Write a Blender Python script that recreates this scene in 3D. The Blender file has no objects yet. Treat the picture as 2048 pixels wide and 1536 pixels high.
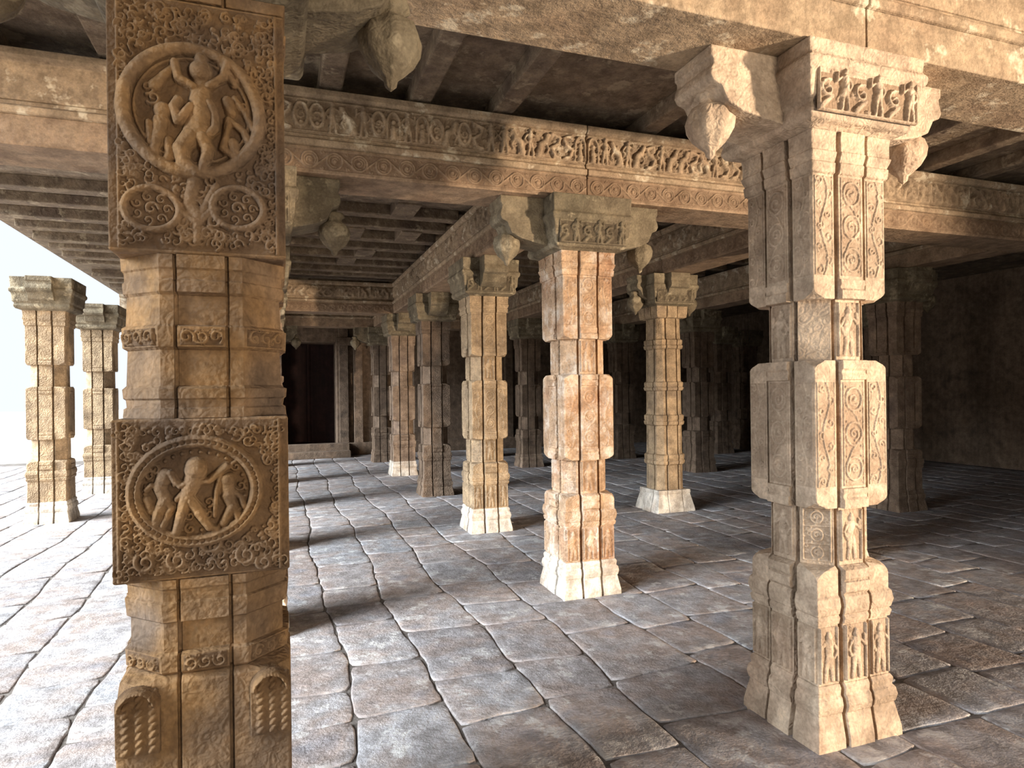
import bpy, math, random
import numpy as np
from math import sin, cos, pi, radians

random.seed(11)
rng = np.random.RandomState(5)
C = bpy.context.scene.collection

# ------------------------------------------------------------------ tags
def tag(o, label=None, cat=None, group=None, kind=None):
    if label: o['label'] = label
    if cat: o['category'] = cat
    if group: o['group'] = group
    if kind: o['kind'] = kind
    return o

def empty(name, loc, rz=0.0):
    o = bpy.data.objects.new(name, None)
    o.empty_display_size = 0.2
    o.location = loc
    o.rotation_euler = (0, 0, rz)
    C.objects.link(o)
    return o

# ------------------------------------------------------------------ mesh builder
class MB:
    def __init__(s):
        s.v = []; s.f = []; s.d = []; s.t = []; s.sm = []
    def add(s, verts, faces, dirt=0.0, tone=0.5, smooth=False):
        o = len(s.v)
        s.v.extend([tuple(map(float, p)) for p in verts])
        s.f.extend([tuple(i + o for i in f) for f in faces])
        if hasattr(dirt, '__len__'): s.d.extend([float(x) for x in dirt])
        else: s.d.extend([dirt] * len(verts))
        s.t.extend([tone] * len(verts))
        s.sm.extend([smooth] * len(faces))
    def box(s, x0, x1, y0, y1, z0, z1, **k):
        V = [(x0,y0,z0),(x1,y0,z0),(x1,y1,z0),(x0,y1,z0),(x0,y0,z1),(x1,y0,z1),(x1,y1,z1),(x0,y1,z1)]
        F = [(0,3,2,1),(4,5,6,7),(0,1,5,4),(1,2,6,5),(2,3,7,6),(3,0,4,7)]
        s.add(V, F, **k)
    def rings(s, R, cap0=True, cap1=True, **k):
        n = len(R[0]); V = [p for r in R for p in r]; F = []
        for j in range(len(R) - 1):
            for i in range(n):
                i2 = (i + 1) % n
                F.append((j*n+i, j*n+i2, (j+1)*n+i2, (j+1)*n+i))
        if cap0: F.append(tuple(range(n - 1, -1, -1)))
        if cap1: F.append(tuple((len(R) - 1) * n + i for i in range(n)))
        s.add(V, F, **k)
    def prism(s, prof, mapf, t0, t1, **k):
        """prof: 2D polygon, mapf(u,w,t) -> 3D, extruded t0..t1"""
        n = len(prof)
        V = [mapf(u, w, t0) for u, w in prof] + [mapf(u, w, t1) for u, w in prof]
        F = [(i, (i+1) % n, n + (i+1) % n, n + i) for i in range(n)]
        F += [tuple(range(n-1, -1, -1)), tuple(range(n, 2*n))]
        s.add(V, F, **k)
    def lathe(s, prof, cx, cy, n=16, rib=0.0, ribs=8, **k):
        R = []
        for r, z in prof:
            R.append([(cx + r*(1 + rib*cos(ribs*2*pi*i/n))*cos(2*pi*i/n),
                       cy + r*(1 + rib*cos(ribs*2*pi*i/n))*sin(2*pi*i/n), z) for i in range(n)])
        s.rings(R, **k)
    def build(s, name, mat, parent=None, bevel=0.0, recalc=True):
        me = bpy.data.meshes.new(name)
        me.from_pydata(s.v, [], s.f)
        a = me.attributes.new('dirt', 'FLOAT', 'POINT'); a.data.foreach_set('value', s.d)
        a = me.attributes.new('tone', 'FLOAT', 'POINT'); a.data.foreach_set('value', s.t)
        me.polygons.foreach_set('use_smooth', s.sm)
        if recalc:
            import bmesh
            bm = bmesh.new(); bm.from_mesh(me)
            bmesh.ops.recalc_face_normals(bm, faces=bm.faces)
            bm.to_mesh(me); bm.free()
        me.update()
        me.materials.append(mat)
        o = bpy.data.objects.new(name, me)
        C.objects.link(o)
        if parent: o.parent = parent
        if bevel > 0:
            m = o.modifiers.new('worn_edges', 'BEVEL'); m.width = bevel; m.segments = 2
            m.limit_method = 'ANGLE'; m.angle_limit = radians(35); m.harden_normals = False
        return o

# ------------------------------------------------------------------ materials
def srgb(r, g, b):
    f = lambda c: (c/255/12.92 if c/255 <= 0.04045 else ((c/255+0.055)/1.055)**2.4)
    return (f(r), f(g), f(b), 1)

def stone(name, cols, recess_shade_col, fleck=None, scale=1.0, bump=0.35, streak=0.25, rough=0.85, carve=0.0, carve_scale=26, tone=0.0, fl=0.56, fw=0.08):
    m = bpy.data.materials.new(name); m.use_nodes = True
    N = m.node_tree.nodes; L = m.node_tree.links
    bs = N['Principled BSDF']; bs.inputs['Roughness'].default_value = rough
    bs.inputs['Specular IOR Level'].default_value = 0.25
    tc = N.new('ShaderNodeTexCoord')
    oi = N.new('ShaderNodeObjectInfo')
    geo = N.new('ShaderNodeNewGeometry')
    P = geo.outputs['Position']
    def noise(sc, det=5, rgh=0.6, vec=P):
        n = N.new('ShaderNodeTexNoise'); n.inputs['Scale'].default_value = sc*scale
        n.inputs['Detail'].default_value = det; n.inputs['Roughness'].default_value = rgh
        L.new(vec, n.inputs['Vector']); return n
    def ramp(src, stops):
        r = N.new('ShaderNodeValToRGB'); e = r.color_ramp.elements
        while len(e) < len(stops): e.new(0.5)
        for el, (p, c) in zip(e, stops): el.position = p; el.color = c
        L.new(src, r.inputs['Fac']); return r
    def mix(fac, a, b, mode='MIX', f=1.0):
        x = N.new('ShaderNodeMix'); x.data_type = 'RGBA'; x.blend_type = mode
        if isinstance(fac, float): x.inputs[0].default_value = fac
        else: L.new(fac, x.inputs[0])
        for i, s_ in ((6, a), (7, b)):
            if isinstance(s_, tuple): x.inputs[i].default_value = s_
            else: L.new(s_, x.inputs[i])
        return x.outputs[2]
    n1 = noise(2.6, 2, 0.62); n2 = noise(9, 4, 0.68); n3 = noise(60, 1.5, 0.7)
    k = len(cols)
    base = ramp(n1.outputs['Fac'], [(0.3 + 0.4*i/(max(1, k-1)), c) for i, c in enumerate(cols)]).outputs['Color']
    blot = ramp(n2.outputs['Fac'], [(0.40, (0.62,0.60,0.58,1)), (0.56, (1,1,1,1)), (0.7, (1.22,1.18,1.12,1))]).outputs['Color']
    col = mix(0.8, base, blot, 'MULTIPLY')
    grain = ramp(n3.outputs['Fac'], [(0.35, (0.72,0.72,0.72,1)), (0.65, (1.15,1.15,1.15,1))]).outputs['Color']
    col = mix(0.55, col, grain, 'MULTIPLY')
    if streak > 0:
        mp = N.new('ShaderNodeMapping'); mp.inputs['Scale'].default_value = (9, 9, 0.9)
        L.new(P, mp.inputs['Vector'])
        ns = N.new('ShaderNodeTexNoise'); ns.inputs['Scale'].default_value = 1.5; ns.inputs['Detail'].default_value = 2
        L.new(mp.outputs['Vector'], ns.inputs['Vector'])
        sr = ramp(ns.outputs['Fac'], [(0.42, (0.5,0.47,0.45,1)), (0.58, (1,1,1,1))]).outputs['Color']
        col = mix(float(streak), col, sr, 'MULTIPLY')
    if fleck:
        nf = noise(5.0, 4, 0.72)
        fr = ramp(nf.outputs['Fac'], [(fl, (0,0,0,1)), (fl+fw, (1,1,1,1))])
        col = mix(fr.outputs['Color'], col, fleck)
    at = N.new('ShaderNodeAttribute'); at.attribute_name = 'dirt'  # shade of carved recesses, painted into the base colour
    if tone > 0:
        tn = N.new('ShaderNodeAttribute'); tn.attribute_name = 'tone'
        tr = ramp(tn.outputs['Fac'], [(0.0, (1-tone*0.9,1-tone*0.9,1-tone*0.85,1)), (0.35, (1+tone*.1,1-tone*.12,1-tone*.3,1)), (0.65, (1-tone*.25,1-tone*.05,1+tone*.1,1)), (1.0, (1+tone*.7,1+tone*.6,1+tone*.5,1))]).outputs['Color']
        col = mix(1.0, col, tr, 'MULTIPLY')
    col = mix(at.outputs['Fac'], col, recess_shade_col, 'MIX')
    L.new(col, bs.inputs['Base Color'])
    # relief
    nb = noise(38, 2.5, 0.75); nc = noise(7, 2, 0.6)
    ad = N.new('ShaderNodeMath'); ad.operation = 'MULTIPLY_ADD'
    L.new(nc.outputs['Fac'], ad.inputs[0]); ad.inputs[1].default_value = 1.6; L.new(nb.outputs['Fac'], ad.inputs[2])
    hsrc = ad.outputs[0]
    if carve > 0:
        wv = N.new('ShaderNodeTexVoronoi'); wv.inputs['Scale'].default_value = carve_scale; wv.feature = 'F1'
        nd = noise(10, 1); vm = N.new('ShaderNodeMix'); vm.data_type = 'VECTOR'; vm.inputs[0].default_value = 0.08
        L.new(P, vm.inputs[4]); L.new(nd.outputs['Color'], vm.inputs[5]); L.new(vm.outputs[1], wv.inputs['Vector'])
        sn = N.new('ShaderNodeMath'); sn.operation = 'SINE'
        ml = N.new('ShaderNodeMath'); ml.operation = 'MULTIPLY'; ml.inputs[1].default_value = 14
        L.new(wv.outputs['Distance'], ml.inputs[0]); L.new(ml.outputs[0], sn.inputs[0])
        a2 = N.new('ShaderNodeMath'); a2.operation = 'MULTIPLY_ADD'; a2.inputs[1].default_value = carve
        L.new(sn.outputs[0], a2.inputs[0]); L.new(hsrc, a2.inputs[2]); hsrc = a2.outputs[0]
    bp = N.new('ShaderNodeBump'); bp.inputs['Strength'].default_value = bump; bp.inputs['Distance'].default_value = 0.02
    L.new(hsrc, bp.inputs['Height']); L.new(bp.outputs['Normal'], bs.inputs['Normal'])
    return m

D = srgb(58, 44, 32)
M_OCHRE = stone('ochre_brown_granite', [srgb(96,79,64), srgb(126,100,74), srgb(142,108,70), srgb(108,90,74)], srgb(68,49,33), streak=0.25, carve=0.15)
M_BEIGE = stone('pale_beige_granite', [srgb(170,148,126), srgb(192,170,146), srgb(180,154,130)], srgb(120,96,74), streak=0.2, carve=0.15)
M_MIXED = stone('limewashed_red_granite', [srgb(168,136,106), srgb(182,152,122), srgb(164,124,94)], srgb(116,86,64), fleck=srgb(200,184,166), streak=0.2, carve=0.3, fl=0.49, fw=0.2)
M_TAN   = stone('tan_granite', [srgb(144,122,96), srgb(164,140,110), srgb(136,116,94)], srgb(92,74,56), streak=0.25, carve=0.3)
M_BROWN = stone('dull_brown_granite', [srgb(120,100,82), srgb(140,118,98), srgb(112,94,80)], srgb(70,54,42), streak=0.3, carve=0.3)
M_LIME  = stone('worn_limewash', [srgb(190,176,158), srgb(204,194,180), srgb(180,160,140)], srgb(120,100,80), streak=0.3)
M_GREY  = stone('olive_grey_granite', [srgb(100,90,72), srgb(122,109,88), srgb(110,97,78)], srgb(64,54,42), fleck=srgb(146,132,108), streak=0.25, carve=0.10)
M_FRIEZE= stone('dusty_frieze_granite', [srgb(138,118,96), srgb(160,138,112), srgb(146,122,98)], srgb(88,70,54), fleck=srgb(186,170,146), streak=0.1)
M_FASCIA= stone('red_brown_fascia_granite', [srgb(134,110,88), srgb(148,124,100), srgb(126,102,80)], srgb(90,68,52), streak=0.1)
M_CEIL  = stone('dark_ceiling_granite', [srgb(108,92,76), srgb(128,110,90), srgb(102,86,72)], srgb(50,40,32), fleck=srgb(146,130,108), streak=0.1, carve=0.2, carve_scale=9)
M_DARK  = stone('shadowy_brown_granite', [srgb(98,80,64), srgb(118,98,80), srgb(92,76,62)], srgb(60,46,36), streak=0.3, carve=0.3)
M_FLOOR = stone('grey_flagstone', [srgb(136,130,128), srgb(154,149,148), srgb(152,139,132), srgb(140,136,138)], srgb(64,56,50), fleck=srgb(176,170,165), streak=0.0, bump=0.4, rough=0.7, tone=0.2)
M_JOINT = stone('dark_joint_earth', [srgb(92,84,78), srgb(114,106,99)], D, streak=0.0)
M_EARTH = stone('sandy_ground', [srgb(190,180,164), srgb(206,198,184)], D, streak=0.0)
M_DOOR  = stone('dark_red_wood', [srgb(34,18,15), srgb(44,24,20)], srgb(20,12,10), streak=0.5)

# ------------------------------------------------------------------ carved relief: height field on a flat panel
class Relief:
    def __init__(s, w, h, step):
        s.w, s.h = w, h
        s.nx = max(4, int(round(w/step))) + 1; s.ny = max(4, int(round(h/step))) + 1
        s.X, s.Y = np.meshgrid(np.linspace(0, w, s.nx), np.linspace(0, h, s.ny))
        s.H = np.zeros_like(s.X)
    def _win(s, x0, x1, y0, y1):
        i0 = max(0, int((x0)/s.w*(s.nx-1))); i1 = min(s.nx, int(x1/s.w*(s.nx-1)) + 2)
        j0 = max(0, int((y0)/s.h*(s.ny-1))); j1 = min(s.ny, int(y1/s.h*(s.ny-1)) + 2)
        return (slice(j0, max(j0, j1)), slice(i0, max(i0, i1)))
    def stroke(s, pts, r, hgt, r1=None, op='max'):
        n = len(pts) - 1
        for k in range(n):
            (ax, ay), (bx, by) = pts[k], pts[k+1]
            ra = r if r1 is None else r + (r1-r)*k/n
            rb = r if r1 is None else r + (r1-r)*(k+1)/n
            R = max(ra, rb)
            w = s._win(min(ax,bx)-R, max(ax,bx)+R, min(ay,by)-R, max(ay,by)+R)
            X, Y = s.X[w], s.Y[w]
            if X.size == 0: continue
            dx, dy = bx-ax, by-ay; q = dx*dx+dy*dy + 1e-12
            t = np.clip(((X-ax)*dx+(Y-ay)*dy)/q, 0, 1)
            d = np.hypot(X-ax-t*dx, Y-ay-t*dy); rr = ra+(rb-ra)*t
            e = np.clip(1-(d/rr)**2, 0, 1)
            hh = hgt*np.sqrt(e)*(rr/R if r1 is not None else 1)
            if op == 'max': s.H[w] = np.maximum(s.H[w], hh)
            elif op == 'cut': s.H[w] = s.H[w] - hh
            else: s.H[w] = s.H[w] + hh
    def disc(s, x, y, r, hgt, op='max'): s.stroke([(x, y), (x+1e-4, y)], r, hgt, op=op)
    def ellipse(s, x, y, rx, ry, r, hgt, a0=0, a1=2*pi, n=40, op='max'):
        s.stroke([(x+rx*cos(a0+(a1-a0)*i/n), y+ry*sin(a0+(a1-a0)*i/n)) for i in range(n+1)], r, hgt, op=op)
    def curl(s, x, y, r, a0, turns, wid, hgt, n=14, hand=1):
        P = []
        for i in range(n+1):
            t = i/n; a = a0 + hand*turns*2*pi*t; rr = r*(1-0.8*t)
            P.append((x+rr*cos(a), y+rr*sin(a)))
        s.stroke(P, wid, hgt, wid*0.6)
    def frame(s, m, r, hgt):
        w, h = s.w, s.h
        s.stroke([(m,m),(w-m,m),(w-m,h-m),(m,h-m),(m,m)], r, hgt)
    def fill(s, x0, x1, y0, y1, n, r, wid, hgt, mask=None):
        for _ in range(n):
            x, y = rng.uniform(x0, x1), rng.uniform(y0, y1)
            if mask is not None and mask(x, y): continue
            rr = r*rng.uniform(0.6, 1.3)
            if rng.rand() < 0.7: s.curl(x, y, rr, rng.uniform(0, 6.3), rng.uniform(0.6, 1.3), wid, hgt*rng.uniform(.6, 1.1), 10, rng.choice([-1, 1]))
            else: s.disc(x, y, rr*0.5, hgt*0.9)
    def person(s, x, y, hh, hgt, sway=0.12, mirror=1, arms=True):
        """standing carved figure with its feet at y and total height hh"""
        m = mirror; f = lambda a, b: (x + m*a*hh, y + b*hh)
        s.stroke([f(.10,.0), f(.06,.24), f(.05,.46)], .055*hh, hgt*.8, .075*hh)
        s.stroke([f(-.10,.0), f(-.08,.24), f(-.03,.46)], .055*hh, hgt*.8, .075*hh)
        s.stroke([f(.0+sway*.3,.48), f(sway*.2,.60), f(0,.76)], .10*hh, hgt, .12*hh)
        s.disc(*f(0,.90), .085*hh, hgt*1.1); s.disc(*f(0,.98), .05*hh, hgt*.8)
        if arms:
            s.stroke([f(.12,.76), f(.22,.60), f(.14,.46)], .04*hh, hgt*.7)
            s.stroke([f(-.12,.76), f(-.24,.66), f(-.22,.86)], .04*hh, hgt*.7)
    def mesh(s, mb, org, U, V, Nn, lift=0.001, rough=0.0012, edge=True, depth_ref=None, dirt=0.75, cull=False):
        H = s.H + rough*(rng.rand(*s.H.shape)-0.5)
        top = depth_ref or max(1e-4, float(np.percentile(s.H, 96)))
        dr = dirt*np.clip(1 - s.H/top, 0, 1)**1.6  # deeper carving gets more painted occlusion shade
        H = H + lift
        if edge:
            H[0, :] = H[-1, :] = -0.002; H[:, 0] = H[:, -1] = -0.002
        org, U, V, Nn = map(np.array, (org, U, V, Nn))
        P = org + s.X[..., None]*U + s.Y[..., None]*V + H[..., None]*Nn
        nx, ny = s.nx, s.ny
        idx = np.arange(nx*ny).reshape(ny, nx)
        F = np.stack([idx[:-1,:-1], idx[:-1,1:], idx[1:,1:], idx[1:,:-1]], -1).reshape(-1, 4)
        if cull: F = F[(s.H.reshape(-1)[F] > 1e-4).any(1)]
        mb.add(P.reshape(-1, 3).tolist(), F.tolist(), dirt=dr.reshape(-1).tolist(), smooth=True)

AX = {'front': ((1,0,0), (0,-1,0)), 'left': ((0,-1,0), (-1,0,0)), 'right': ((0,1,0), (1,0,0)), 'back': ((-1,0,0), (0,1,0))}
Z = (0, 0, 1)
def side_panel(rl, name, mat, parent, side, u0, z0, off, **k):
    U, Nn = AX[side]
    org = np.array(U)*u0 + np.array(Nn)*off + np.array((0,0,z0))
    mb = MB(); rl.mesh(mb, org, U, Z, Nn, **k)
    return mb.build(name, mat, parent, recalc=False)
def chamfer_panel(rl, name, mat, parent, quad, z0, dist, **k):
    sx, sy = quad   # which diagonal
    Nn = np.array((sx, sy, 0))/math.sqrt(2)
    U = np.array((-Nn[1], Nn[0], 0))
    org = Nn*dist - U*rl.w/2 + np.array((0,0,z0))
    mb = MB(); rl.mesh(mb, org, U, Z, Nn, **k)
    return mb.build(name, mat, parent, recalc=False)

# ------------------------------------------------------------------ redented pillar section
def section(z, a, c, e, p=0.068, g=0.020, gd=0.030):
    pts = []
    for q in range(4):
        S = [(-c,-a), (-(p+g),-a), (-(p+g),-(a-gd)), (-p,-(a-gd)), (-p,-e), (p,-e), (p,-(a-gd)), (p+g,-(a-gd)), (p+g,-a), (c,-a)]
        for x, y in S:
            for _ in range(q): x, y = -y, x
            pts.append((x, y, z))
    return pts
def loft(levels, k=1.0, p=0.068, g=0.020, gd=0.030):
    mb = MB()
    mb.rings([section(z, a*k, max(min(c, a-0.004), p+g+0.002)*k, e*k, p*k, g*k, gd*k) for z, a, c, e in levels])
    return mb

B = 9.9   # c value meaning "square corner"
NC = 0.090
def spec_block(z0, z1, a=0.205, e=0.212, band=0.085, n=5, round0=True, round1=True):
    """square block with rounded corner tongues and stepped mouldings on the pilaster at each end"""
    L = []
    R = 0.055
    def cc(t): return NC + (a-NC)*math.sqrt(max(0, 1-(1-t)**2))
    z = z0
    L.append((z0, a-0.012, NC, 0.196))
    L.append((z0+0.001, a-0.002, cc(0.12) if round0 else B, 0.226))
    for i in range(1, n+1): L.append((z0+R*i/n*0.85, a, cc(i/n) if round0 else B, 0.228 if i < n else 0.219))
    L += [(z0+R+.001, a, B, 0.219), (z0+R+.012, a, B, 0.224), (z0+band, a, B, 0.222), (z0+band+.002, a, B, e)]
    L += [(z1-band-.002, a, B, e), (z1-band, a, B, 0.222), (z1-R-.012, a, B, 0.224), (z1-R-.001, a, B, 0.219)]
    for i in range(n, 0, -1): L.append((z1-R*i/n*0.85, a, cc(i/n) if round1 else B, 0.228 if i < n else 0.219))
    L.append((z1-.001, a-0.002, cc(0.12) if round1 else B, 0.226)); L.append((z1, a-0.012, NC, 0.196))
    return L

def bracket_arm(mb, L, half, ztop, zbot, axis, sgn, inner=0.14):
    h = ztop - zbot
    prof = [(inner, ztop), (L, ztop), (L, ztop-h*.14), (L-.012, ztop-h*.17), (L-.012, ztop-h*.24), (L-.002, ztop-h*.30), (L+.004, ztop-h*.38),
            (L-.012, ztop-h*.46), (L-.05, ztop-h*.50), (L-.06, ztop-h*.56), (L-.085, ztop-h*.70), (L-.16, ztop-h*.80),
            (max(inner+.06, L-.26), ztop-h*.86), (inner+.05, ztop-h*.95), (inner, ztop-h)]
    if axis == 'x': mp = lambda u, w, t: (sgn*u, t, w)
    else: mp = lambda u, w, t: (t, sgn*u, w)
    mb.prism(prof, mp, -half, half)

def lotus_bud(x, y, ztop, s, mat, parent):
    mb = MB()
    pr = [(.035,0),(.06,-.005),(.062,-.03),(.045,-.04),(.05,-.06),(.085,-.085),(.098,-.125),(.092,-.165),(.07,-.205),(.04,-.235),(.022,-.25),(.018,-.27),(.002,-.285)]
    mb.lathe([(r*s, ztop + z*s) for r, z in pr], x, y, n=32, rib=0.06, ribs=8, smooth=True)
    return mb.build('lotus_bud', mat, parent)

def capital(root, mat, z0, z1, ax=0.0, ay=0.0, buds=(), blk=0.315, relief=True, step=0.006):
    mb = MB()
    prof = [(z0, .225), (z0+.012, .25), (z0+.02, blk-.035), (z0+.05, blk-.02), (z0+.085, blk-.03), (z0+.10, blk-.012), (z0+.20, blk-.005), (z0+.215, blk+.012), (z0+.25, blk+.016), (z0+.27, blk), (z1, blk+.006)]
    mb.rings([[(-a,-a,z),(a,-a,z),(a,a,z),(-a,a,z)] for z, a in prof])
    cap = mb.build('capital', mat, root, bevel=0.008)
    for axis, L in (('x', ax), ('y', ay)):
        if L <= 0: continue
        for sg in (-1, 1):
            m2 = MB(); bracket_arm(m2, L, 0.135, z1, z0+0.01, axis, sg)
            m2.build('bracket', mat, cap, bevel=0.006)
    for x, y in buds:
        lotus_bud(x, y, z0+0.20, 1.05, mat, cap)
    if relief:
        r = Relief(2*blk-.08, .19, step)
        n = int(r.w/.085)
        for i in range(n):
            if i % 2: r.person(r.w*(i+.5)/n, .015, .17, .024, mirror=random.choice([-1,1]))
            else:
                r.curl(r.w*(i+.5)/n, .09, .04, 1.2, 1.1, .009, .018); r.stroke([(r.w*(i+.5)/n-.03,.02),(r.w*(i+.5)/n+.02,.06)], .014, .018)
        r.fill(0, r.w, 0, r.h, 18, .014, .005, .010)
        r.frame(.006, .006, .012)
        side_panel(r, 'carved_panel', mat, cap, 'front', -r.w/2, z0+.035, blk-.006)
        
    return cap

def scroll_column(w, h, n, step, hgt=.007):
    """a chain of scroll roundels linked by a wavy stem"""
    r = Relief(w, h, step)
    R = min(w*.36, h/n*.44)
    for i in range(n):
        y = h*(i+.5)/n; hd = 1 if i % 2 else -1
        r.ellipse(w/2, y, R, R*1.12, w*.042, hgt)
        r.curl(w/2, y, R*.66, rng.uniform(0, 6), 1.2, w*.05, hgt*.9, hand=hd)
        r.disc(w/2 + R*.1, y, w*.06, hgt*1.1)
        for q in range(4):
            a = pi/4 + q*pi/2
            r.disc(w/2 + (R*1.3)*cos(a), y + (h/n*.5)*sin(a), w*.045, hgt*.8)
        if i < n-1: r.stroke([(w/2+hd*R*.9, y+R*.4), (w/2+hd*R*.3, y+h/n*.5), (w/2-hd*R*.9, y+h/n-R*.4)], w*.035, hgt*.9)
    r.stroke([(w*.06,0),(w*.06,h)], w*.025, hgt*.6); r.stroke([(w*.94,0),(w*.94,h)], w*.025, hgt*.6)
    return r
def vine(w, h, step, hgt=.006):
    r = Relief(w, h, step); n = max(2, int(h/.13))
    P = [(w/2 + w*.18*sin(2*pi*n*i/60*.5), h*i/60) for i in range(61)]
    r.stroke(P, w*.05, hgt)
    for i in range(n*3):
        y = h*(i+.5)/(n*3); sg = 1 if i % 2 else -1
        r.curl(w/2+sg*w*.22, y, w*.2, rng.uniform(0,6), 1.0, w*.05, hgt, hand=sg)
    r.stroke([(w*.05,0),(w*.05,h)], w*.03, hgt*.6); r.stroke([(w*.95,0),(w*.95,h)], w*.03, hgt*.6)
    return r
def figure_panel(w, h, n, step, hgt=.016):
    r = Relief(w, h, step)
    for i in range(n): r.person(w*(i+.5)/n, h*.05, h*.86, hgt, sway=rng.uniform(-.3,.3), mirror=rng.choice([-1,1]))
    r.fill(0, w, h*.55, h, int(6*n), w*.05/n, w*.018, hgt*.45)
    r.stroke([(.006,0),(.006,h)], .006, hgt*.8); r.stroke([(w-.006,0),(w-.006,h)], .006, hgt*.8)
    return r
def lattice(w, h, step, hgt=.006):
    r = Relief(w, h, step)
    for j in range(3):
        y0 = h*j/3
        r.ellipse(w/2, y0+h/6, w*.2, h*.11, .005, hgt)
        r.curl(w/2, y0+h/6, w*.12, 0, 1.2, .005, hgt)
        r.fill(.01, w-.01, y0+.005, y0+h/3-.005, 12, .012, .004, hgt*.9)
        r.stroke([(0,y0),(w,y0)], .004, hgt)
    r.frame(.005, .005, hgt)
    return r

ZC0, ZC1 = 2.65, 2.98
def square_pillar(name, x, y, mat, label, group, mat_base=None, mat_cap=None, ax=0.0, ay=0.42, buds=(), detail=0, k=1.0, blk=0.315, rz=0.0, zc0=2.585):
    dz = zc0 - ZC0
    root = empty(name, (x, y, 0), rz); tag(root, label, 'pillar', group, 'thing')
    mat_base = mat_base or mat; mat_cap = mat_cap or M_GREY
    bv = 0.005 if detail else 0.0
    loft([(-.012,.240,B,.246),(.035,.238,B,.244),(.14,.217,B,.224),(.145,.222,B,.230),(.175,.228,B,.236),(.205,.222,B,.230),(.215,.212,B,.220),(.245,.216,B,.222),(.262,.206,B,.212)], k).build('base', mat_base, root, bevel=bv)
    lb = loft([(.262,.203,B,.210),(.52,.200,B,.207),(.522,.208,B,.216),(.548,.214,B,.222),(.560,.206,B,.214),(.565,.212,B,.220),(.60,.220,B,.226),(.635,.214,B,.222),(.645,.205,B,.212)]
         + [(.66,.205,B,.226),(.70,.205,B,.228),(.705,.205,B,.218)] + [(.705+.06*i/5,.205, NC+(.205-NC)*math.sqrt(max(0,1-(i/5)**2)), .226) for i in range(1,5)] + [(.768,.190,NC,.196)], k).build('lower_block', mat, root, bevel=bv)
    neck1 = loft([(.768,.186,NC,.192),(1.02,.184,NC,.190)], k).build('lower_neck', mat, root, bevel=bv)
    mid = loft(spec_block(1.02, 1.665), k).build('middle_block', mat, root, bevel=bv)
    neck2 = loft([(1.665,.184,NC,.190),(1.93,.182,NC,.188)], k).build('upper_neck', mat, root, bevel=bv)
    ub = loft([l for l in spec_block(1.93, 2.60, round1=False) if l[0] < 2.40] + [(2.47+dz,.205,B,.212)], k).build('upper_block', mat, root, bevel=bv)
    loft([(z+dz, a_, B, e_) for z, a_, e_ in ((2.47,.207,.214),(2.475,.216,.222),(2.515,.220,.226),(2.52,.214,.220),(2.545,.224,.230),(2.56,.228,.234),(2.565,.222,.228),(2.62,.222,.228),(ZC0,.226,.232))], k).build('necking', mat, root, bevel=bv)
    cap = capital(root, mat_cap, zc0, ZC1, ax, ay, buds, blk=blk, relief=detail >= 1, step=.004 if detail > 1 else .008)
    if detail >= 1:
        st = .0025 if detail > 1 else .005
        p2 = .068*2-.012
        for side in ('front', 'left'):
            e1 = .2125*k
            for nm, par, z0, z1, n in (('ub', ub, 2.03, 2.46+dz, 3), ('mid', mid, 1.115, 1.57, 3)):
                r = scroll_column(p2*k, z1-z0, n, st)
                side_panel(r, 'carved_scroll', mat, par, side, -r.w/2, z0, e1, dirt=.35)
                for u in (-.198, .094):
                    r = vine(.104*k, z1-z0, st)
                    side_panel(r, 'carved_vine', mat, par, side, u*k, z0, .2055*k, dirt=.3)
            for par, z0, z1, e in ((neck1, .785, 1.01, .1915), (neck2, 1.68, 1.92, .1895)):
                r = figure_panel(p2*k, z1-z0, 1, st, .012)
                side_panel(r, 'carved_figure', mat, par, side, -r.w/2, z0, e*k, dirt=.4)
            r = figure_panel(p2*k, .24, 1, st, .014); side_panel(r, 'carved_figure', mat, lb, side, -r.w/2, .272, .2095*k, dirt=.4)
            for u in (-.198, .094):
                r = figure_panel(.104*k, .24, 1, st, .012); side_panel(r, 'carved_figure', mat, lb, side, u*k, .272, .2035*k, dirt=.4)
        for quad in ((-1,-1), (1,-1)):
            r = lattice(.12*k, .235, st)
            chamfer_panel(r, 'carved_lattice', mat, neck1, quad, .78, (.185+NC)/math.sqrt(2)*k+.0005, dirt=.35)
    return root

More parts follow.
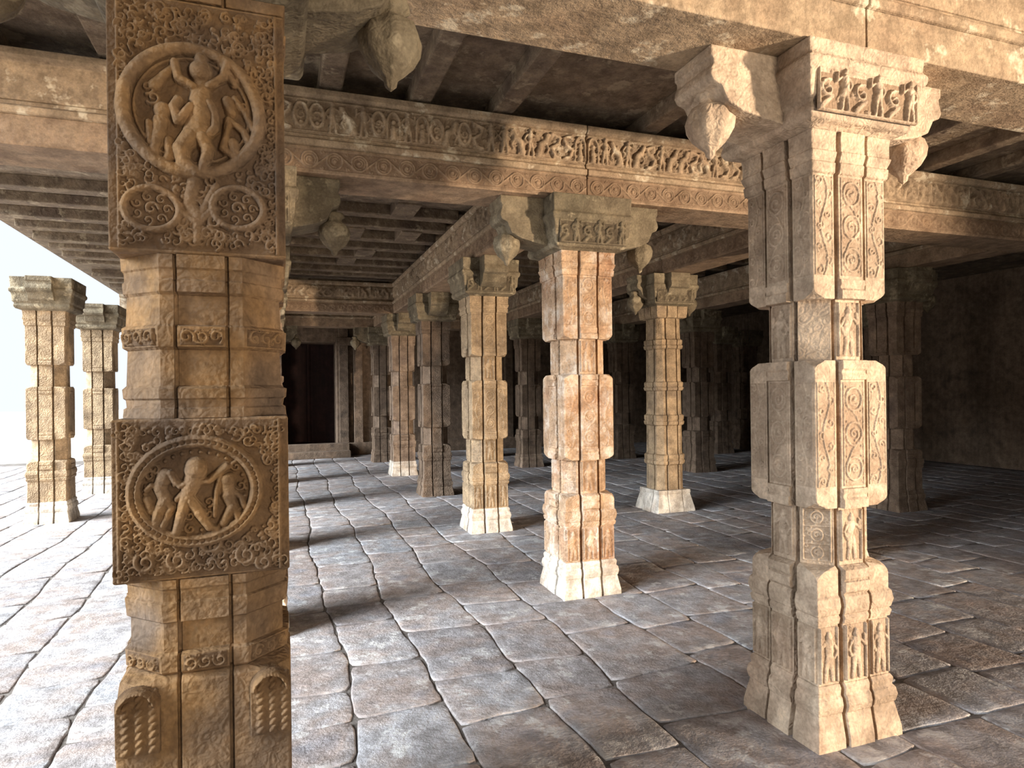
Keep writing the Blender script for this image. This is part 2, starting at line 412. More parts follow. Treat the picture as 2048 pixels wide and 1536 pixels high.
def banded_pillar(name, x, y, mat, label, group, mat_base, ax=0.0, ay=0.42, buds=()):
    root = empty(name, (x, y, 0)); tag(root, label, 'pillar', group, 'thing')
    loft([(-.012,.275,B,.278),(.03,.272,B,.275),(.22,.228,B,.232),(.235,.234,B,.238),(.27,.23,B,.234)], p=.1, g=.008, gd=.012).build('base', mat_base, root, bevel=.006)
    def seg(nm, z0, z1, a):
        loft([(z0,a,.12,a+.006),(z0+.02,a-.006,.12,a),(z1,a-.010,.12,a-.004)], p=.07, g=.016, gd=.02).build(nm, mat, root, bevel=.004)
    def band(z0, z1, a):
        h = z1-z0
        loft([(z0,a-.012,.13,a-.008),(z0+h*.1,a+.006,.14,a+.012),(z0+h*.35,a+.012,.145,a+.018),(z0+h*.45,a-.002,.14,a+.002),(z0+h*.6,a+.006,.14,a+.012),(z0+h*.9,a+.008,.14,a+.012),(z1,a-.010,.13,a-.006)], p=.07, g=.016, gd=.014).build('moulding_band', mat, root, bevel=.004)
    zs = [(.27,.58),(.72,1.08),(1.22,1.52),(1.64,2.05),(2.18,2.44)]
    for i, (z0, z1) in enumerate(zs): seg('shaft_drum', z0, z1, .200-.004*i)
    for i in range(4): band(zs[i][1], zs[i+1][0], .204-.004*i)
    loft([(2.44,.19,B,.195),(2.45,.214,B,.218),(2.50,.222,B,.226),(2.59,.226,B,.230)], p=.07, g=.012, gd=.012).build('necking', mat, root, bevel=.004)
    capital(root, M_GREY, 2.59, ZC1, ax, ay, buds, relief=True, step=.01)
    return root

# ------------------------------------------------------------------ the medallion pillar (nearest, left)
CAM = (0.0, 0.0, 1.55); F = 1310.0; PPX, PPY = 1022.0, 781.0
YAW = radians(19.6); ROLL = radians(0.7)
def ray_plane_y(px, py, yp):
    """measure: where the photograph's point (px,py) lies on the vertical plane y = yp"""
    u, v = px-PPX, py-PPY
    r = (u*cos(ROLL) - v*sin(ROLL))/F; up = -(v*cos(ROLL) + u*sin(ROLL))/F
    dx, dy = r*cos(YAW)+sin(YAW), -r*sin(YAW)+cos(YAW)
    t = yp/dy
    return dx*t, CAM[2]+up*t

def medallion_pillar():
    cx, cy, a = -0.194, 2.187, 0.224
    root = empty('carved_pillar', (cx, cy, 0))
    tag(root, 'large ochre brown pillar with square medallion panels, closest to the viewer', 'pillar', 'front row pillars', 'thing')
    mat = M_OCHRE; k = 1.06
    fx = cx - a; fy = cy - a
    # blocks
    nc, p, g, gd = .104, .060, .010, .016
    def lf(L, nm, par=root, bev=.005, p=p, g=g, gd=gd):
        mb = MB(); mb.rings([section(z, aa, min(c, aa-.004), e, p, g, gd) for z, aa, c, e in L]); return mb.build(nm, mat, par, bevel=bev)
    lf([(-.012,.255,B,.262),(.04,.252,B,.26),(.15,.232,B,.24),(.18,.238,B,.246),(.22,.232,B,.24),(.26,.222,B,.228)], 'base')
    lobe = lambda i, n, aa: nc+(aa-nc)*math.sqrt(max(0, 1-(i/n)**2))
    lf([(.26,.218,B,.222),(.66,.218,B,.222)] + [(.66+.13*i/8, .218, lobe(i, 8, .218), .222) for i in range(1, 8)] + [(.79,.2,nc,.204)], 'lower_block')
    n1 = lf([(.79,.198,nc,.202),(.80,.212,nc+.004,.216),(.845,.214,nc+.006,.218),(.85,.200,nc,.190),(.93,.200,nc,.190),(.935,.210,nc,.214),(.985,.214,nc+.004,.218),(.99,.206,nc,.21),(1.02,.208,nc,.214),(1.026,.216,nc,.22),(1.05,.218,nc,.222)], 'lower_neck')
    n2 = lf([(1.486,.214,nc,.218),(1.51,.212,nc,.216),(1.515,.204,nc,.208),(1.535,.206,nc,.212),(1.54,.212,nc+.003,.218),(1.565,.214,nc+.004,.22),(1.575,.204,nc,.190),(1.672,.200,nc,.188),(1.68,.212,nc+.004,.218),(1.735,.214,nc+.004,.22),(1.742,.204,nc,.190),
          (1.822,.200,nc,.188),(1.83,.210,nc,.214),(1.86,.212,nc,.216),(1.865,.206,nc,.21),(1.89,.208,nc,.212),(1.895,.214,nc,.218),(1.93,.216,nc,.22)], 'upper_neck')
    def blk(nm, z0, z1):
        mb = MB()
        mb.rings([[(-q,-q,z),(q,-q,z),(q,q,z),(-q,q,z)] for z, q in ((z0,a-.012),(z0+.004,a-.002),(z0+.012,a-.004),(z1-.012,a-.004),(z1-.004,a-.002),(z1,a-.012))])
        return mb.build(nm, mat, root, bevel=.006)
    b1 = blk('middle_block', 1.05, 1.486); b2 = blk('upper_block', 1.93, 2.62)
    lf([(2.62,.22,B,.226),(2.65,.226,B,.23)], 'necking')
    capital(root, M_GREY, ZC0, ZC1, .6, .4, ((-.56,0),(.56,0)), relief=False)
    # ---------- lower medallion: measured in a 1792x1536 enlargement whose corner is (200,820), 0.2344 px per unit
    w = 2*a - .010
    def panel(z0, z1, ox, oy, sc):
        r = Relief(w, z1-z0, .0021)
        def f(zx, zy):
            X, Zz = ray_plane_y(ox+zx*sc, oy+zy*sc, fy)
            return X-(fx+.005), Zz-z0
        return r, f
    z0, z1 = 1.056, 1.480
    r, f = panel(z0, z1, 200, 820, .2344)
    h = r.h
    inside = lambda X, Y: ((X-.222)/.185)**2+((Y-.232)/.158)**2 < 1
    nb = 26
    r.fill(.03, w-.03, .02, h-.02, 700, .014, .0046, .013, mask=inside)
    for i in range(16):   # creeper along the edges
        y = h*(i+.5)/16
        for x in (.032, w-.032): r.curl(x, y, .012, rng.uniform(0,6), 1, .004, .011)
    for i in range(14):
        x = w*(i+.5)/14; r.curl(x, h-.030, .013, rng.uniform(0,6), 1, .0045, .011); r.curl(x, .028, .015, rng.uniform(0,6), 1, .0045, .012)
    r.stroke([(.016,.0),(.016,h)], .005, .010); r.stroke([(w-.024,.0),(w-.024,h)], .005, .012)
    cxm, cym = f(825, 690)
    r.ellipse(cxm, cym, .152, .135, .019, .024, n=60); r.ellipse(cxm, cym, .152, .135, .006, .006, n=60, op='cut')
    E = [((cxm+.124*cos(2*pi*i/34)), (cym+.106*sin(2*pi*i/34))) for i in range(34)]
    for q in E: r.disc(*q, .006, .012)
    S = lambda pts, ra, hh, rb=None: r.stroke([f(*q) for q in pts], ra, hh, rb)
    S([(740,745),(700,880),(655,1040)], .019, .032, .012); S([(765,745),(850,870),(935,995)], .020, .032, .012)
    S([(655,1045),(610,1060)], .010, .018); S([(935,995),(990,1010)], .010, .018)
    S([(755,735),(770,670),(800,600)], .020, .034, .026); r.disc(*f(825,515), .030, .040); r.disc(*f(825,480), .028, .036)
    S([(770,610),(690,640),(640,600),(605,535)], .011, .028); S([(850,610),(930,600),(1085,478)], .010, .028, .012)
    S([(700,720),(660,760)], .010, .02); S([(600,530),(640,640)], .006, .022)
    S([(560,560),(520,660),(560,760),(500,880),(470,980)], .022, .024, .013); r.disc(*f(545,600), .020, .028); S([(560,770),(610,830),(540,980)], .012, .02); S([(500,660),(440,640),(400,680)], .009, .018); S([(400,760),(440,860)], .012, .016)
    S([(1090,600),(1090,720),(1130,820),(1050,960)], .022, .024, .012); r.disc(*f(1090,590), .022, .030); S([(1030,560),(1000,680),(980,900)], .009, .024, .007); S([(1130,820),(1190,930),(1130,970)], .011, .02); S([(1130,690),(1200,740),(1230,820)], .009, .016)
    for q in ((930,780),(930,880),(770,900),(770,1010),(1200,640),(430,560),(1160,480),(460,500)): r.curl(*f(*q), .014, rng.uniform(0,6), 1.1, .005, .014)
    # curled leaves under the ring
    for zx, zy, rad in ((390,1300,.026),(660,1280,.024),(960,1120,.032),(1250,1230,.026),(1400,1290,.022)): r.curl(*f(zx,zy), rad, 2.5, 1.3, .007, .016, 22)
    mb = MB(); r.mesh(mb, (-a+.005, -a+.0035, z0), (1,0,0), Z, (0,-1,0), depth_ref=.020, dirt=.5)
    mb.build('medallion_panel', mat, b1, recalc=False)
    # ---------- upper medallion: enlargement with its corner at (200,190), 0.2279 px per unit
    z0, z1 = 1.938, 2.612
    r, f = panel(z0, z1, 200, 190, .2279)
    h = r.h
    cxm, cym = f(815, 150); rx = f(1395,150)[0]-cxm; ry = cym - f(815,690)[1]
    lc, rc = f(455,1000), f(1210,1000)
    def busy(X, Y):
        return ((X-cxm)/(rx*1.14))**2+((Y-cym)/(ry*1.14))**2 < 1 or any(math.hypot(X-q[0], Y-q[1]) < .074 for q in (lc, rc))
    r.fill(.03, w-.03, .02, h-.02, 900, .015, .0048, .013, mask=busy)
    for i in range(26):
        y = h*(i+.5)/26
        for x in (.036, w-.034): r.curl(x, y, .010, rng.uniform(0,6), 1, .004, .010)
    r.stroke([(.026,.0),(.026,h)], .004, .010); r.stroke([(w-.022,.0),(w-.022,h)], .005, .012)
    r.ellipse(cxm, cym, rx, ry, .0185, .026, n=60); r.ellipse(cxm, cym, rx*.84, ry*.84, .005, .012, n=60)
    for q, hd in ((lc, 1), (rc, -1)):
        r.ellipse(q[0], q[1], .066, .056, .0105, .018)
        for a_ in range(7): r.curl(q[0]+.038*cos(a_*.9), q[1]+.032*sin(a_*.9), .013, a_, 1.1, .0045, .011)
        r.curl(q[0], q[1], .018, 0, 1.2, .006, .013)
    S = lambda pts, ra, hh, rb=None: r.stroke([f(*q) for q in pts], ra, hh, rb)
    # stem and leaves between the roundels
    S([(850,1280),(850,1120),(700,1020)], .012, .015); S([(850,1120),(1000,1000)], .012, .015)
    S([(860,1060),(780,960),(830,740)], .018, .016); S([(880,1060),(960,900),(1020,800)], .011, .014)
    for q in ((760,1220),(940,1220),(1010,1120),(700,1180),(1050,1240)): r.curl(*f(*q), .017, rng.uniform(0,6), 1.1, .006, .013)
    # seated central figure
    S([(880,180),(860,330)], .030, .036, .038); S([(880,60),(890,190)], .028, .036, .030); S([(890,-120),(885,60)], .020, .030, .030); r.disc(*f(888,-190), .032, .042); S([(888,-250),(888,-300)], .018, .03)
    S([(800,380),(720,480),(740,600),(850,690)], .027, .040, .018); S([(900,400),(950,490),(940,560),(890,680)], .024, .042, .014)
    S([(960,90),(1010,190),(1015,310),(960,360)], .014, .034); S([(800,120),(690,240),(650,120),(690,60)], .014, .034)
    S([(960,-60),(1080,-140),(1120,-260)], .013, .03); S([(820,-60),(690,-140),(660,-270)], .013, .03)
    # side figures and flame-like leaf
    r.disc(*f(555,140), .024, .026); S([(540,230),(520,340),(480,470),(500,560)], .022, .022, .012); S([(600,400),(610,520),(580,600)], .014, .018); S([(430,240),(440,420)], .010, .016)
    S([(1130,230),(1260,330),(1310,450),(1200,570)], .012, .022); S([(1130,230),(1110,380),(1080,480),(1190,570)], .012, .024); S([(1160,430),(1190,540)], .018, .024); S([(1180,40),(1280,180),(1340,320)], .010, .018); S([(1120,60),(1150,160)], .016, .02)
    S([(480,-80),(560,-160),(640,-240)], .018, .02, .010); S([(1180,-80),(1100,-200),(1040,-300)], .012, .02)
    for q in ((1250,110),(470,30),(1230,-120),(420,-60)): r.curl(*f(*q), .018, rng.uniform(0,6), 1.1, .006, .014)
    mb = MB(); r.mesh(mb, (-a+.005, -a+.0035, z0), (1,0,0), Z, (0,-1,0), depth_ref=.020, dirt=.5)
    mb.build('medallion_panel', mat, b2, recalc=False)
    # ---------- scroll bands round the necks and the lotus lobes below
    q = 2*nc - .02
    for par, zz, hh, e in ((n2, 1.683, .048, .2145), (n1, .802, .042, .2145)):
        rr = Relief(2*p-.01, hh, .0024)
        for i in range(3):
            rr.curl(rr.w*(i+.5)/3, hh/2, hh*.42, rng.uniform(0,6), 1.2, .0045, .009)
        rr.fill(0, rr.w, 0, hh, 14, .008, .003, .007)
        side_panel(rr, 'carved_scroll', mat, par, 'front', -rr.w/2, zz, e+.004, dirt=.6)
        for quad in ((1,-1), (-1,-1)):
            rr = Relief(.13, hh, .0024)
            for i in range(3): rr.curl(rr.w*(i+.5)/3, hh/2, hh*.42, rng.uniform(0,6), 1.2, .0045, .009)
            rr.fill(0, rr.w, 0, hh, 14, .008, .003, .007)
            chamfer_panel(rr, 'carved_scroll', mat, par, quad, zz, (.213+nc+.004)/math.sqrt(2)+.0015, dirt=.6)
    lbk = [o for o in root.children if o.name.startswith('lower_block')][0]
    for u0 in (.112, -.218):
        rr = Relief(.108, .19, .0024)
        rr.disc(.054, .125, .055, .016)
        rr.H = np.where(rr.H > 0, np.minimum(rr.H*1.6, .014), 0)
        rr.H = np.where((np.abs(rr.X-.054) < .054) & (rr.Y < .125), np.maximum(rr.H, .014), rr.H)
        for j in range(8):
            for a_ in (-.032, 0, .032): rr.stroke([(.054+a_, .01+j*.02), (.054+a_+.01, .022+j*.02)], .006, .007, op='add')
        rr.ellipse(.054, .125, .044, .046, .005, .008, 0, pi, op='add')
        side_panel(rr, 'lotus_lobe', mat, lbk, 'front', u0, .60, .2195, dirt=.75, edge=False, cull=True)
    return root
medallion_pillar()

# ------------------------------------------------------------------ the other pillars
XB = ((-.57, 0), (.57, 0))
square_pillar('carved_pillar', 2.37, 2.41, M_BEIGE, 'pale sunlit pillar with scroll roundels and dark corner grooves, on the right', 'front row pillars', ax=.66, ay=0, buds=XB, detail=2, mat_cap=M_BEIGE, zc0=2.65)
square_pillar('carved_pillar', 2.205, 4.65, M_MIXED, 'reddish pillar with whitewash patches standing in the middle of the hall', 'middle row pillars', mat_base=M_LIME, ax=.66, ay=0, buds=XB, detail=1)
square_pillar('carved_pillar', 2.19, 7.05, M_TAN, 'tan carved pillar on a limewashed base, just behind the reddish middle pillar', 'middle row pillars', mat_base=M_LIME, ay=.5, detail=1)
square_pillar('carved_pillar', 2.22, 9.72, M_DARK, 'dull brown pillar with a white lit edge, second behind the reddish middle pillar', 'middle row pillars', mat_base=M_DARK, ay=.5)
square_pillar('carved_pillar', 2.20, 12.3, M_BROWN, 'dull brown pillar with a white foot, third behind the reddish middle pillar', 'middle row pillars', mat_base=M_LIME, ay=.5)
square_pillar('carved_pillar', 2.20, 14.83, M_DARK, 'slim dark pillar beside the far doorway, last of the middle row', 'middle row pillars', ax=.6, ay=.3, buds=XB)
banded_pillar('banded_pillar', 4.70, 7.32, M_TAN, 'tan pillar ringed with moulding bands on a flared white base', 'right aisle pillars', M_LIME, ax=.45, buds=((.4,0),(-.4,0)))
square_pillar('carved_pillar', 4.70, 4.66, M_BROWN, 'brown pillar hidden behind the pale sunlit pillar', 'right aisle pillars', mat_base=M_LIME)
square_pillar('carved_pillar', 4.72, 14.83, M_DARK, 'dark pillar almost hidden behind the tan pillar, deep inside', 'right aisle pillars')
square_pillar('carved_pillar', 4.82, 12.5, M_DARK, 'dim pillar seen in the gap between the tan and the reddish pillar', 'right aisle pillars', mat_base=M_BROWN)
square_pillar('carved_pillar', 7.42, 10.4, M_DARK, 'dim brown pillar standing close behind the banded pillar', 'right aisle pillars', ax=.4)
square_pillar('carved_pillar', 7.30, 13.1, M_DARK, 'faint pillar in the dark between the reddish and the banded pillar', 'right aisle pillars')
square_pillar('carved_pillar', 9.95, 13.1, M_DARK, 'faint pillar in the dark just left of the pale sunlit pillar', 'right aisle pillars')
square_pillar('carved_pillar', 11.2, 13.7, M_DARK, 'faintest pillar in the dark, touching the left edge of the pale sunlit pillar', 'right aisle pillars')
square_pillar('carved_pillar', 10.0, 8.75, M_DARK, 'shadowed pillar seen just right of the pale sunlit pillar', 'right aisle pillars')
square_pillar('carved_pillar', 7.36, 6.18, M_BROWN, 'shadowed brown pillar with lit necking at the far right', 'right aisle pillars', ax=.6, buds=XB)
for yy, lb in ((4.65, 'grey bracketed pillar directly behind the large medallion pillar'), (7.05, 'brown pillar second behind the large medallion pillar'), (9.55, 'brown pillar third behind the large medallion pillar'), (12.1, 'brown pillar fourth behind the large medallion pillar'), (14.8, 'pillar with a hanging lotus bud bracket left of the far doorway')):
    square_pillar('carved_pillar', -.19, yy, M_BROWN, lb, 'left row pillars', mat_base=M_LIME, ax=.6 if yy in (4.65, 14.8) else 0, ay=.45, buds=XB if yy in (4.65, 14.8) else (), detail=1 if yy < 5 else 0)
square_pillar('carved_pillar', -2.66, 9.6, M_TAN, 'outer pillar against the bright courtyard, nearer of the two at the left edge', 'courtyard side pillars', mat_base=M_LIME)
square_pillar('carved_pillar', -2.68, 12.15, M_TAN, 'outer pillar against the bright courtyard, farther of the two at the left edge', 'courtyard side pillars', mat_base=M_LIME)

# ------------------------------------------------------------------ beams
def frieze(L, step, lively=True):
    r = Relief(L, .215, step); n = int(L/.098)
    for i in range(n):
        x = L*(i+.5)/n; s_ = rng.randint(0, 5); m = rng.choice([-1, 1])
        if s_ == 0:      # rosette
            r.ellipse(x, .108, .042, .075, .014, .030); r.curl(x, .108, .03, rng.uniform(0,6), 1.2, .010, .022); r.disc(x, .06, .018, .03)
        elif s_ == 1:    # S-shaped creeper
            r.stroke([(x-m*.03,.19),(x+m*.035,.165),(x+m*.02,.12),(x-m*.035,.085),(x-m*.01,.03),(x+m*.03,.02)], .016, .032)
            r.disc(x-m*.03, .175, .018, .03)
        elif s_ == 2:    # rearing beast
            r.stroke([(x-m*.035,.03),(x-m*.02,.10),(x+m*.02,.13),(x+m*.035,.17)], .028, .036, .022); r.disc(x+m*.04, .175, .02, .034)
            r.stroke([(x+m*.02,.12),(x+m*.045,.08),(x+m*.03,.05)], .009, .022); r.stroke([(x-m*.03,.07),(x-m*.01,.02)], .011, .022)
        elif s_ == 3: r.person(x, .012, .20, .036, mirror=m)
        else:            # arch with a seated figure
            r.ellipse(x, .11, .042, .08, .012, .028, 0, pi); r.stroke([(x-.042,.11),(x-.042,.02)], .009, .024); r.stroke([(x+.042,.11),(x+.042,.02)], .009, .024)
            r.stroke([(x,.03),(x,.09)], .028, .034, .020); r.disc(x, .13, .018, .03)
    r.fill(0, L, .01, .205, int(n*16), .016, .0065, .017)
    r.stroke([(0,.207),(L,.207)], .010, .022); r.stroke([(0,.006),(L,.006)], .007, .016)
    return r
def fascia(L, step):
    r = Relief(L, .15, step); n = int(L/.15)
    for i in range(n):
        x = L*(i+.5)/n; hd = 1 if i % 2 else -1
        r.ellipse(x, .075, .05, .052, .0065, .010); r.ellipse(x, .075, .036, .037, .005, .009, .5*hd, 5)
        r.curl(x, .075, .022, rng.uniform(0,6), 1.3, .006, .010, hand=hd); r.disc(x, .075, .010, .012)
        x2 = x + L/n
        r.stroke([(x+.03, .075+hd*.042), (x+L/n*.5, .075), (x2-.03, .075-hd*.042)], .0065, .010)
        r.curl(x+L/n*.5, .075-hd*.05, .012, 0, 1, .004, .008); r.curl(x+L/n*.5, .075+hd*.05, .012, 3, 1, .004, .008)
    r.stroke([(0,.145),(L,.145)], .006, .009); r.stroke([(0,.006),(L,.006)], .006, .009)
    return r
ZB = 2.98
def beam(axis, a0, a1, c, half, label, group, carved=(), step=.01, gap=0.004):
    """stone beam along x or y between a0 and a1, centred on c"""
    a0 += gap; a1 -= gap
    org = ((a0+a1)/2, c, ZB) if axis == 'x' else (c, (a0+a1)/2, ZB)
    root = empty('stone_beam', org); tag(root, label, 'beam', group, 'thing')
    fm = M_FRIEZE if group == G1 else M_FASCIA
    L = a1-a0
    def prof(nm, pts, mat, bev=.008):
        mb = MB(); P = [(w*half, z) for w, z in pts]; full = [(-u, z) for u, z in P] + [(u, z) for u, z in reversed(P)]
        mp = (lambda u, z, t: (t, u, z)) if axis == 'x' else (lambda u, z, t: (u, t, z))
        n = max(1, int(L/1.3)); mb.prism(full, mp, -L/2, L/2); return mb.build(nm, mat, root, bevel=bev)
    fa = prof('fascia', [(.97,0),(1.0,.012),(1.0,.168),(1.0,.172)], fm)
    mo = prof('moulding', [(1.0,.172),(1.09,.176),(1.10,.215),(1.02,.225),(.93,.232),(.90,.262)], M_FRIEZE)
    fr = prof('frieze', [(.90,.262),(.92,.268),(.92,.48),(1.02,.49),(1.10,.505),(1.10,.545)], M_FRIEZE)
    for side in carved:
        U, Nn = AX[side]
        for par, rl, z0, off, mt, dd in ((fr, frieze(L, step), .266, .92*half+.001, M_FRIEZE, .45), (fa, fascia(L, step*.7), .012, half, M_FASCIA, .45)):
            o_ = np.array(U)*(-L/2) + np.array(Nn)*off + np.array((0,0,z0))
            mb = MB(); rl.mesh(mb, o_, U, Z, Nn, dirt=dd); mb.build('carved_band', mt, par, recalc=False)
    return root
H = .215
G1, G2, G3 = 'front beams', 'middle transverse beams', 'lengthwise beams'
beam('x', -2.9, -.19, 2.32, H, 'overhead beam running left from the large medallion pillar', G1)
beam('x', -.19, 2.37, 2.32, H, 'overhead beam joining the medallion pillar to the pale sunlit pillar', G1)
beam('x', 2.37, 4.9, 2.32, H, 'overhead beam running right from the pale sunlit pillar', G1)
beam('x', -2.9, -.19, 4.65, H, 'transverse beam behind the medallion pillar on its left', G2)
beam('x', -.19, 2.205, 4.65, H, 'long carved beam with figure frieze and scroll band, left of the reddish pillar', G2, ('front',), .006)
beam('x', 2.205, 4.7, 4.65, H, 'carved beam running from the reddish pillar behind the pale pillar', G2, ('front',), .006)
beam('x', 4.7, 7.6, 4.65, H, 'dim beam seen at the right of the pale sunlit pillar', G2, ('front',), .012)
ys = [4.65, 7.05, 9.72, 12.3, 14.83, 16.8]
def lb_(x, i):
    row = {-.19: 'behind the medallion pillar', 2.2: 'over the middle row', 4.72: 'over the banded pillar aisle', 7.36: 'over the far right aisle'}[x]
    return 'lengthwise beam ' + row + ', ' + ['nearest span', 'second span', 'third span', 'fourth span', 'last span by the back wall'][i]
for x in (-.19, 2.2, 4.72, 7.36):
    yr = {7.36: [4.65, 6.18, 10.4, 13.1, 14.83, 16.69]}.get(x, [4.65, 7.05, 9.72, 12.2, 14.83, 16.69])
    for i in range(5):
        y0, y1 = yr[i], yr[i+1]; T = H*1.11
        if i == 0: y0 += T
        if i == 3: y1 -= T
        if i == 4: y0 += T
        if x in (-.19, 2.2) and i == 2: y1 -= T
        if x in (-.19, 2.2) and i == 3: y0 += T
        beam('y', y0, y1, x, H*.92, lb_(x, i), G3, ('left',) if x in (2.2, 4.72) and i < 3 else (), .014)
for a0, a1, l in ((-2.9,-.19,'far transverse beam left of the doorway aisle'), (-.19,2.2,'far transverse beam crossing in front of the doorway'), (2.2,4.72,'far transverse beam right of the doorway aisle'), (4.72,7.36,'far transverse beam deep in the dark right aisle')):
    beam('x', a0, a1, 14.83, H, l, 'far transverse beams')
# secondary frieze across the doorway aisle
beam('x', -.42, 2.43, 12.2, H, 'dark carved cross beam high in the doorway aisle', 'far transverse beams', ('front',), .02)

# ------------------------------------------------------------------ ceiling, joists
mb = MB(); mb.box(-3.1, 12.6, -.8, 17.2, 3.66, 3.95)
ceil = tag(mb.build('ceiling', M_CEIL), kind='structure')
def joist(x0, x1, y0, y1, z0=3.545, z1=3.665):
    m = MB(); m.box(x0, x1, y0, y1, z0, z1); return m.build('joist', M_CEIL, ceil, bevel=.012)
for x in (-2.2, -1.55, -.9, .35, .95, 1.55, 2.75, 3.3, 3.9, 5.0, 5.7, 6.4):      # front bay: joists run away from the viewer
    joist(x-.075, x+.075, 2.1, 4.9)
for y in (5.25, 5.75, 6.3, 6.85, 7.5, 8.1, 8.7, 9.3, 9.9, 10.5, 11.1, 11.6, 12.7, 13.3, 13.9, 14.4):
    for x0, x1 in ((-2.9,-.3), (0,2.02), (2.38,4.55), (4.9,7.2)):
        joist(x0, x1, y-.09, y+.09, 3.54+.02*random.random())
for y, x in ((5.5,1.4), (6.05,.7), (7.2,1.35), (8.4,.9), (8.4,1.6), (9.6,1.2), (5.5,.5), (10.2,1.0)):
    joist(x-.13, x+.13, y-.3, y+.3, 3.532)

# ------------------------------------------------------------------ walls
mb = MB()
dx0, dx1, dz = .10, 1.38, 2.80
mb.box(-1.6, dx0, 16.8, 17.2, 0, 3.66); mb.box(dx1, 12.6, 16.8, 17.2, 0, 3.66); mb.box(dx0, dx1, 16.8, 17.2, dz, 3.66)
for x in (-.6, 1.55, 1.9, 3.4, 5.9, 8.4, 10.9): mb.box(x-.11, x+.11, 16.7, 16.8, 0, 3.2)
mb.box(1.38, 3.0, 16.66, 16.8, 2.72, 2.92); mb.box(1.38, 12.6, 16.62, 16.8, 0, .3)
tag(mb.build('wall_back', M_DARK, bevel=.01), kind='structure')
mb = MB(); mb.box(12.6, 13.0, 1.0, 17.2, 0, 3.66); tag(mb.build('wall_right', M_DARK), kind='structure')
mb = MB(); mb.box(-3.4, -3.1, -9.0, .7, 0, 4.2); tag(mb.build('wall_left_light_block', M_DARK), kind='structure')  # unseen wall, sized to keep courtyard light off the front pillars
mb = MB(); mb.box(-3.4, 14, -10.4, -10, 0, 4.6); tag(mb.build('wall_rear_sky_block', M_TAN), kind='structure')  # unseen wall added to cut the sky light behind the camera
mb = MB(); mb.box(7.8, 12.6, 1.0, 1.4, 0, 3.66); tag(mb.build('wall_front_light_block', M_DARK), kind='structure')  # unseen wall added to keep the right interior dark
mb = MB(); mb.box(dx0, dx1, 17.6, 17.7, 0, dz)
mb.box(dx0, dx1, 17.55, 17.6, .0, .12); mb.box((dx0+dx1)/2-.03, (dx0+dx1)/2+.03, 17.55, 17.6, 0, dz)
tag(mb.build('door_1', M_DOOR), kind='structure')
mb = MB(); mb.box(dx0-.3, dx0, 17.2, 17.7, 0, 3.0); mb.box(dx1, dx1+.3, 17.2, 17.7, 0, 3.0); mb.box(dx0, dx1, 17.2, 17.7, dz, 3.0)
tag(mb.build('trim_1', M_DARK), kind='structure')
for i in range(2):
    mb = MB(); mb.box(dx0-.2, dx1+.25, 16.0+.3*i, 16.3+.32*i if i == 0 else 16.615, 0, .16*(i+1))
    tag(mb.build('stone_step', M_DARK, bevel=.012), ['lower stone step before the dark far doorway', 'upper stone step before the dark far doorway'][i], 'step', 'doorway steps')

# ------------------------------------------------------------------ floor of worn flagstones
def seam(x, k):
    """the wandering joint line shared by two neighbouring courses of slabs"""
    r_ = random.Random(k*77+5); p1, p2, p3 = r_.uniform(0, 6), r_.uniform(0, 6), r_.uniform(0, 6)
    return lambda y: x + .030*sin(y*1.3+p1) + .018*sin(y*3.1+p2) + .007*sin(y*8.3+p3)
def stone_slab(mb, e0, e1, y0, y1, sl0, sl1, near):
    g = random.uniform(.002, .0055) if near else random.uniform(.0015, .004)
    xa, xb = e0((y0+y1)/2), e1((y0+y1)/2); w, d = xb-xa, y1-y0
    st = .07 if near else .2
    nX, nY = max(2, int(w/st)), max(2, int(d/st))
    def jit(a): return random.uniform(-a, a)
    ja = .006 if near else .003
    ST = [(i/nX, 0) for i in range(nX+1)] + [(1, i/nY) for i in range(1, nY+1)] + [(1-i/nX, 1) for i in range(1, nX+1)] + [(0, 1-i/nY) for i in range(1, nY)]
    cx, cy = (xa+xb)/2, (y0+y1)/2
    P = []
    for q, t in ST:
        u = (q-.5)*w
        y = (y0+sl0*u)*(1-t) + (y1+sl1*u)*t + (g if t == 0 else -g if t == 1 else 0)
        x = e0(y)*(1-q) + e1(y)*q + (g if q == 0 else -g if q == 1 else 0)
        c = q in (0, 1) and t in (0, 1)
        f = .045 if c else 0
        P.append((x+(cx-x)*f+jit(ja), y+(cy-y)*f+jit(ja)))
    z = random.uniform(-.003, .001); tx, ty = (jit(.004), jit(.003)) if near else (jit(.002), jit(.002))
    zf = lambda x, y: z + tx*(x-cx) + ty*(y-cy)
    def ring(ins, dz):
        R = []
        for x, y in P:
            dx, dy = cx-x, cy-y; l = math.hypot(dx, dy)+1e-6
            R.append((x+dx/l*ins, y+dy/l*ins, zf(x, y)+dz))
        return R
    mb.rings([ring(-.001, -.06), ring(.0, -.008), ring(.004, -.002), ring(.010, 0), ring(.05, .0006)], cap0=False, tone=random.random(), smooth=True)
mb = MB()
random.seed(23)
xs = [-8.5]
while xs[-1] < 12.4: xs.append(xs[-1] + random.uniform(.32, .54))
for i in range(len(xs)-1):
    e0, e1 = seam(xs[i], i), seam(xs[i+1], i+1)
    y = -1.5 + random.uniform(-.6, 0); sl = 0
    while y < 17.1:
        d = random.uniform(.34, .80); s2 = random.uniform(-.12, .12)
        stone_slab(mb, e0, e1, y, y+d, sl, s2, -1.5 < xs[i] < 4 and y < 6.5)
        y += d; sl = s2
fl = tag(mb.build('floor', M_FLOOR), kind='structure')
mb = MB(); mb.box(-8.6, 13.0, -2.2, 18.2, -.3, -.011)
tag(mb.build('floor_bed', M_JOINT), kind='structure')
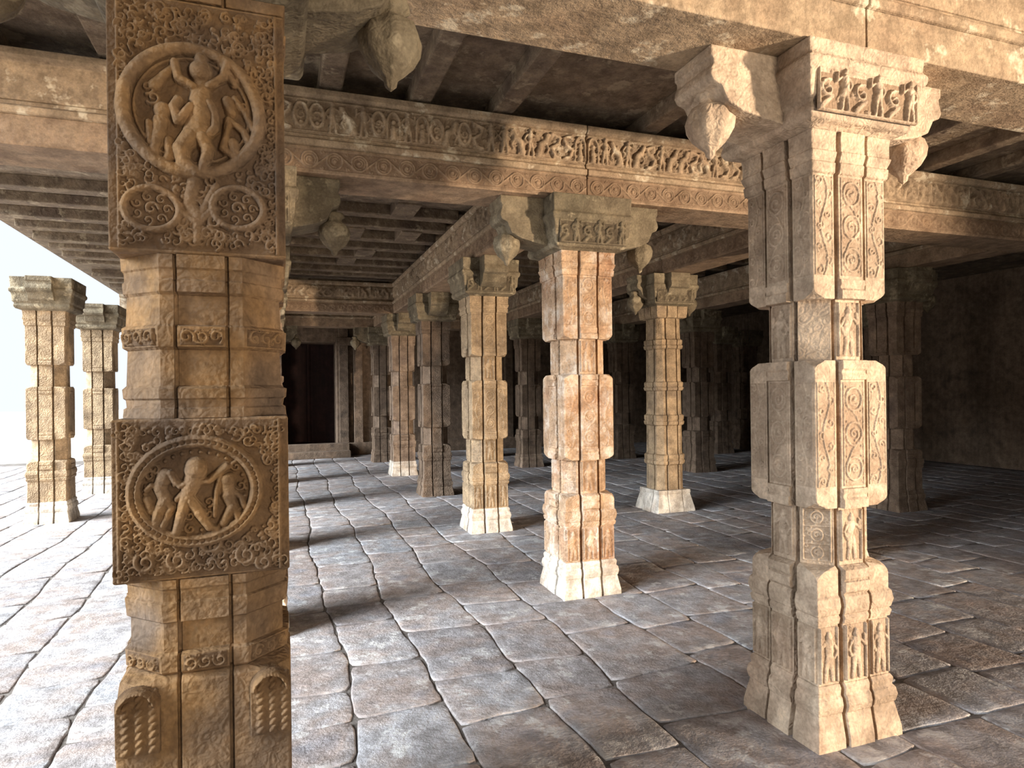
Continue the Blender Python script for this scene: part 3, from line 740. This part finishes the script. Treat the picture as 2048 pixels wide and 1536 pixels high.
mb = MB(); mb.box(-60, 60, 18.2, 80, -.3, -.01); mb.box(-60, -8.6, -40, 18.2, -.3, -.01); mb.box(-8.6, 60, -40, -2.2, -.3, -.01)
tag(mb.build('courtyard_ground', M_EARTH), kind='structure')

# ------------------------------------------------------------------ light
W = bpy.data.worlds.new('sky'); bpy.context.scene.world = W; W.use_nodes = True
bg = W.node_tree.nodes['Background']; bg.inputs['Color'].default_value = (.86, .93, 1.0, 1); bg.inputs['Strength'].default_value = 1.1
def lamp(name, kind, loc, direction, energy, col, **k):
    l = bpy.data.lights.new(name, kind); l.energy = energy; l.color = col
    for a, b in k.items(): setattr(l, a, b)
    o = bpy.data.objects.new(name, l); C.objects.link(o); o.location = loc
    from mathutils import Vector
    o.rotation_euler = Vector(direction).to_track_quat('-Z', 'Y').to_euler(); return o
lamp('courtyard_sky_light', 'SUN', (-10, 5, 8), (1, .36, -.42), 13.0, (.80, .90, 1.0), angle=radians(32))
lamp('courtyard_high_sky_light', 'SUN', (-10, 7, 12), (1, .30, -1.35), 12.0, (.84, .93, 1.0), angle=radians(34))
lamp('low_warm_sunlight', 'SPOT', (9.5, -6.0, .75), (-.545, .839, .09), 13500, (1.0, .82, .62), spot_size=radians(34), spot_blend=.35, shadow_soft_size=.3)
lamp('courtyard_bounce_fill', 'SPOT', (-6.0, 9.0, .35), (7.5, 1.0, 2.6), 600, (1.0, .94, .88), spot_size=radians(110), spot_blend=.8, shadow_soft_size=.8)  # unseen fill lamp added to lift the ceiling and beam faces
lamp('forecourt_bounce_fill', 'SPOT', (2.6, -5.0, 1.1), (-2.2, 8.6, 1.5), 1080, (1.0, .87, .70), spot_size=radians(54), spot_blend=.9, shadow_soft_size=.7)  # fill lamp added out of view, brightens nearest pillar and frieze

# ------------------------------------------------------------------ camera
cam = bpy.data.cameras.new('camera'); co = bpy.data.objects.new('camera', cam); C.objects.link(co)
cam.sensor_width = 36; cam.lens = F/2048*36; cam.clip_end = 300
cam.shift_x = (1024-PPX)/2048; cam.shift_y = (PPY-768)/2048
from mathutils import Matrix
co.matrix_world = Matrix.Translation(CAM) @ Matrix.Rotation(-YAW, 4, 'Z') @ Matrix.Rotation(pi/2, 4, 'X') @ Matrix.Rotation(-ROLL, 4, 'Z')
sc = bpy.context.scene; sc.camera = co
sc.view_settings.view_transform = 'Standard'
sc.view_settings.exposure = 0.0
sc.cycles.use_denoising = True
sc.cycles.max_bounces = 4; sc.cycles.diffuse_bounces = 3; sc.cycles.glossy_bounces = 2
sc.cycles.sample_clamp_indirect = 6.0
sc.cycles.use_adaptive_sampling = True; sc.cycles.adaptive_threshold = 0.06
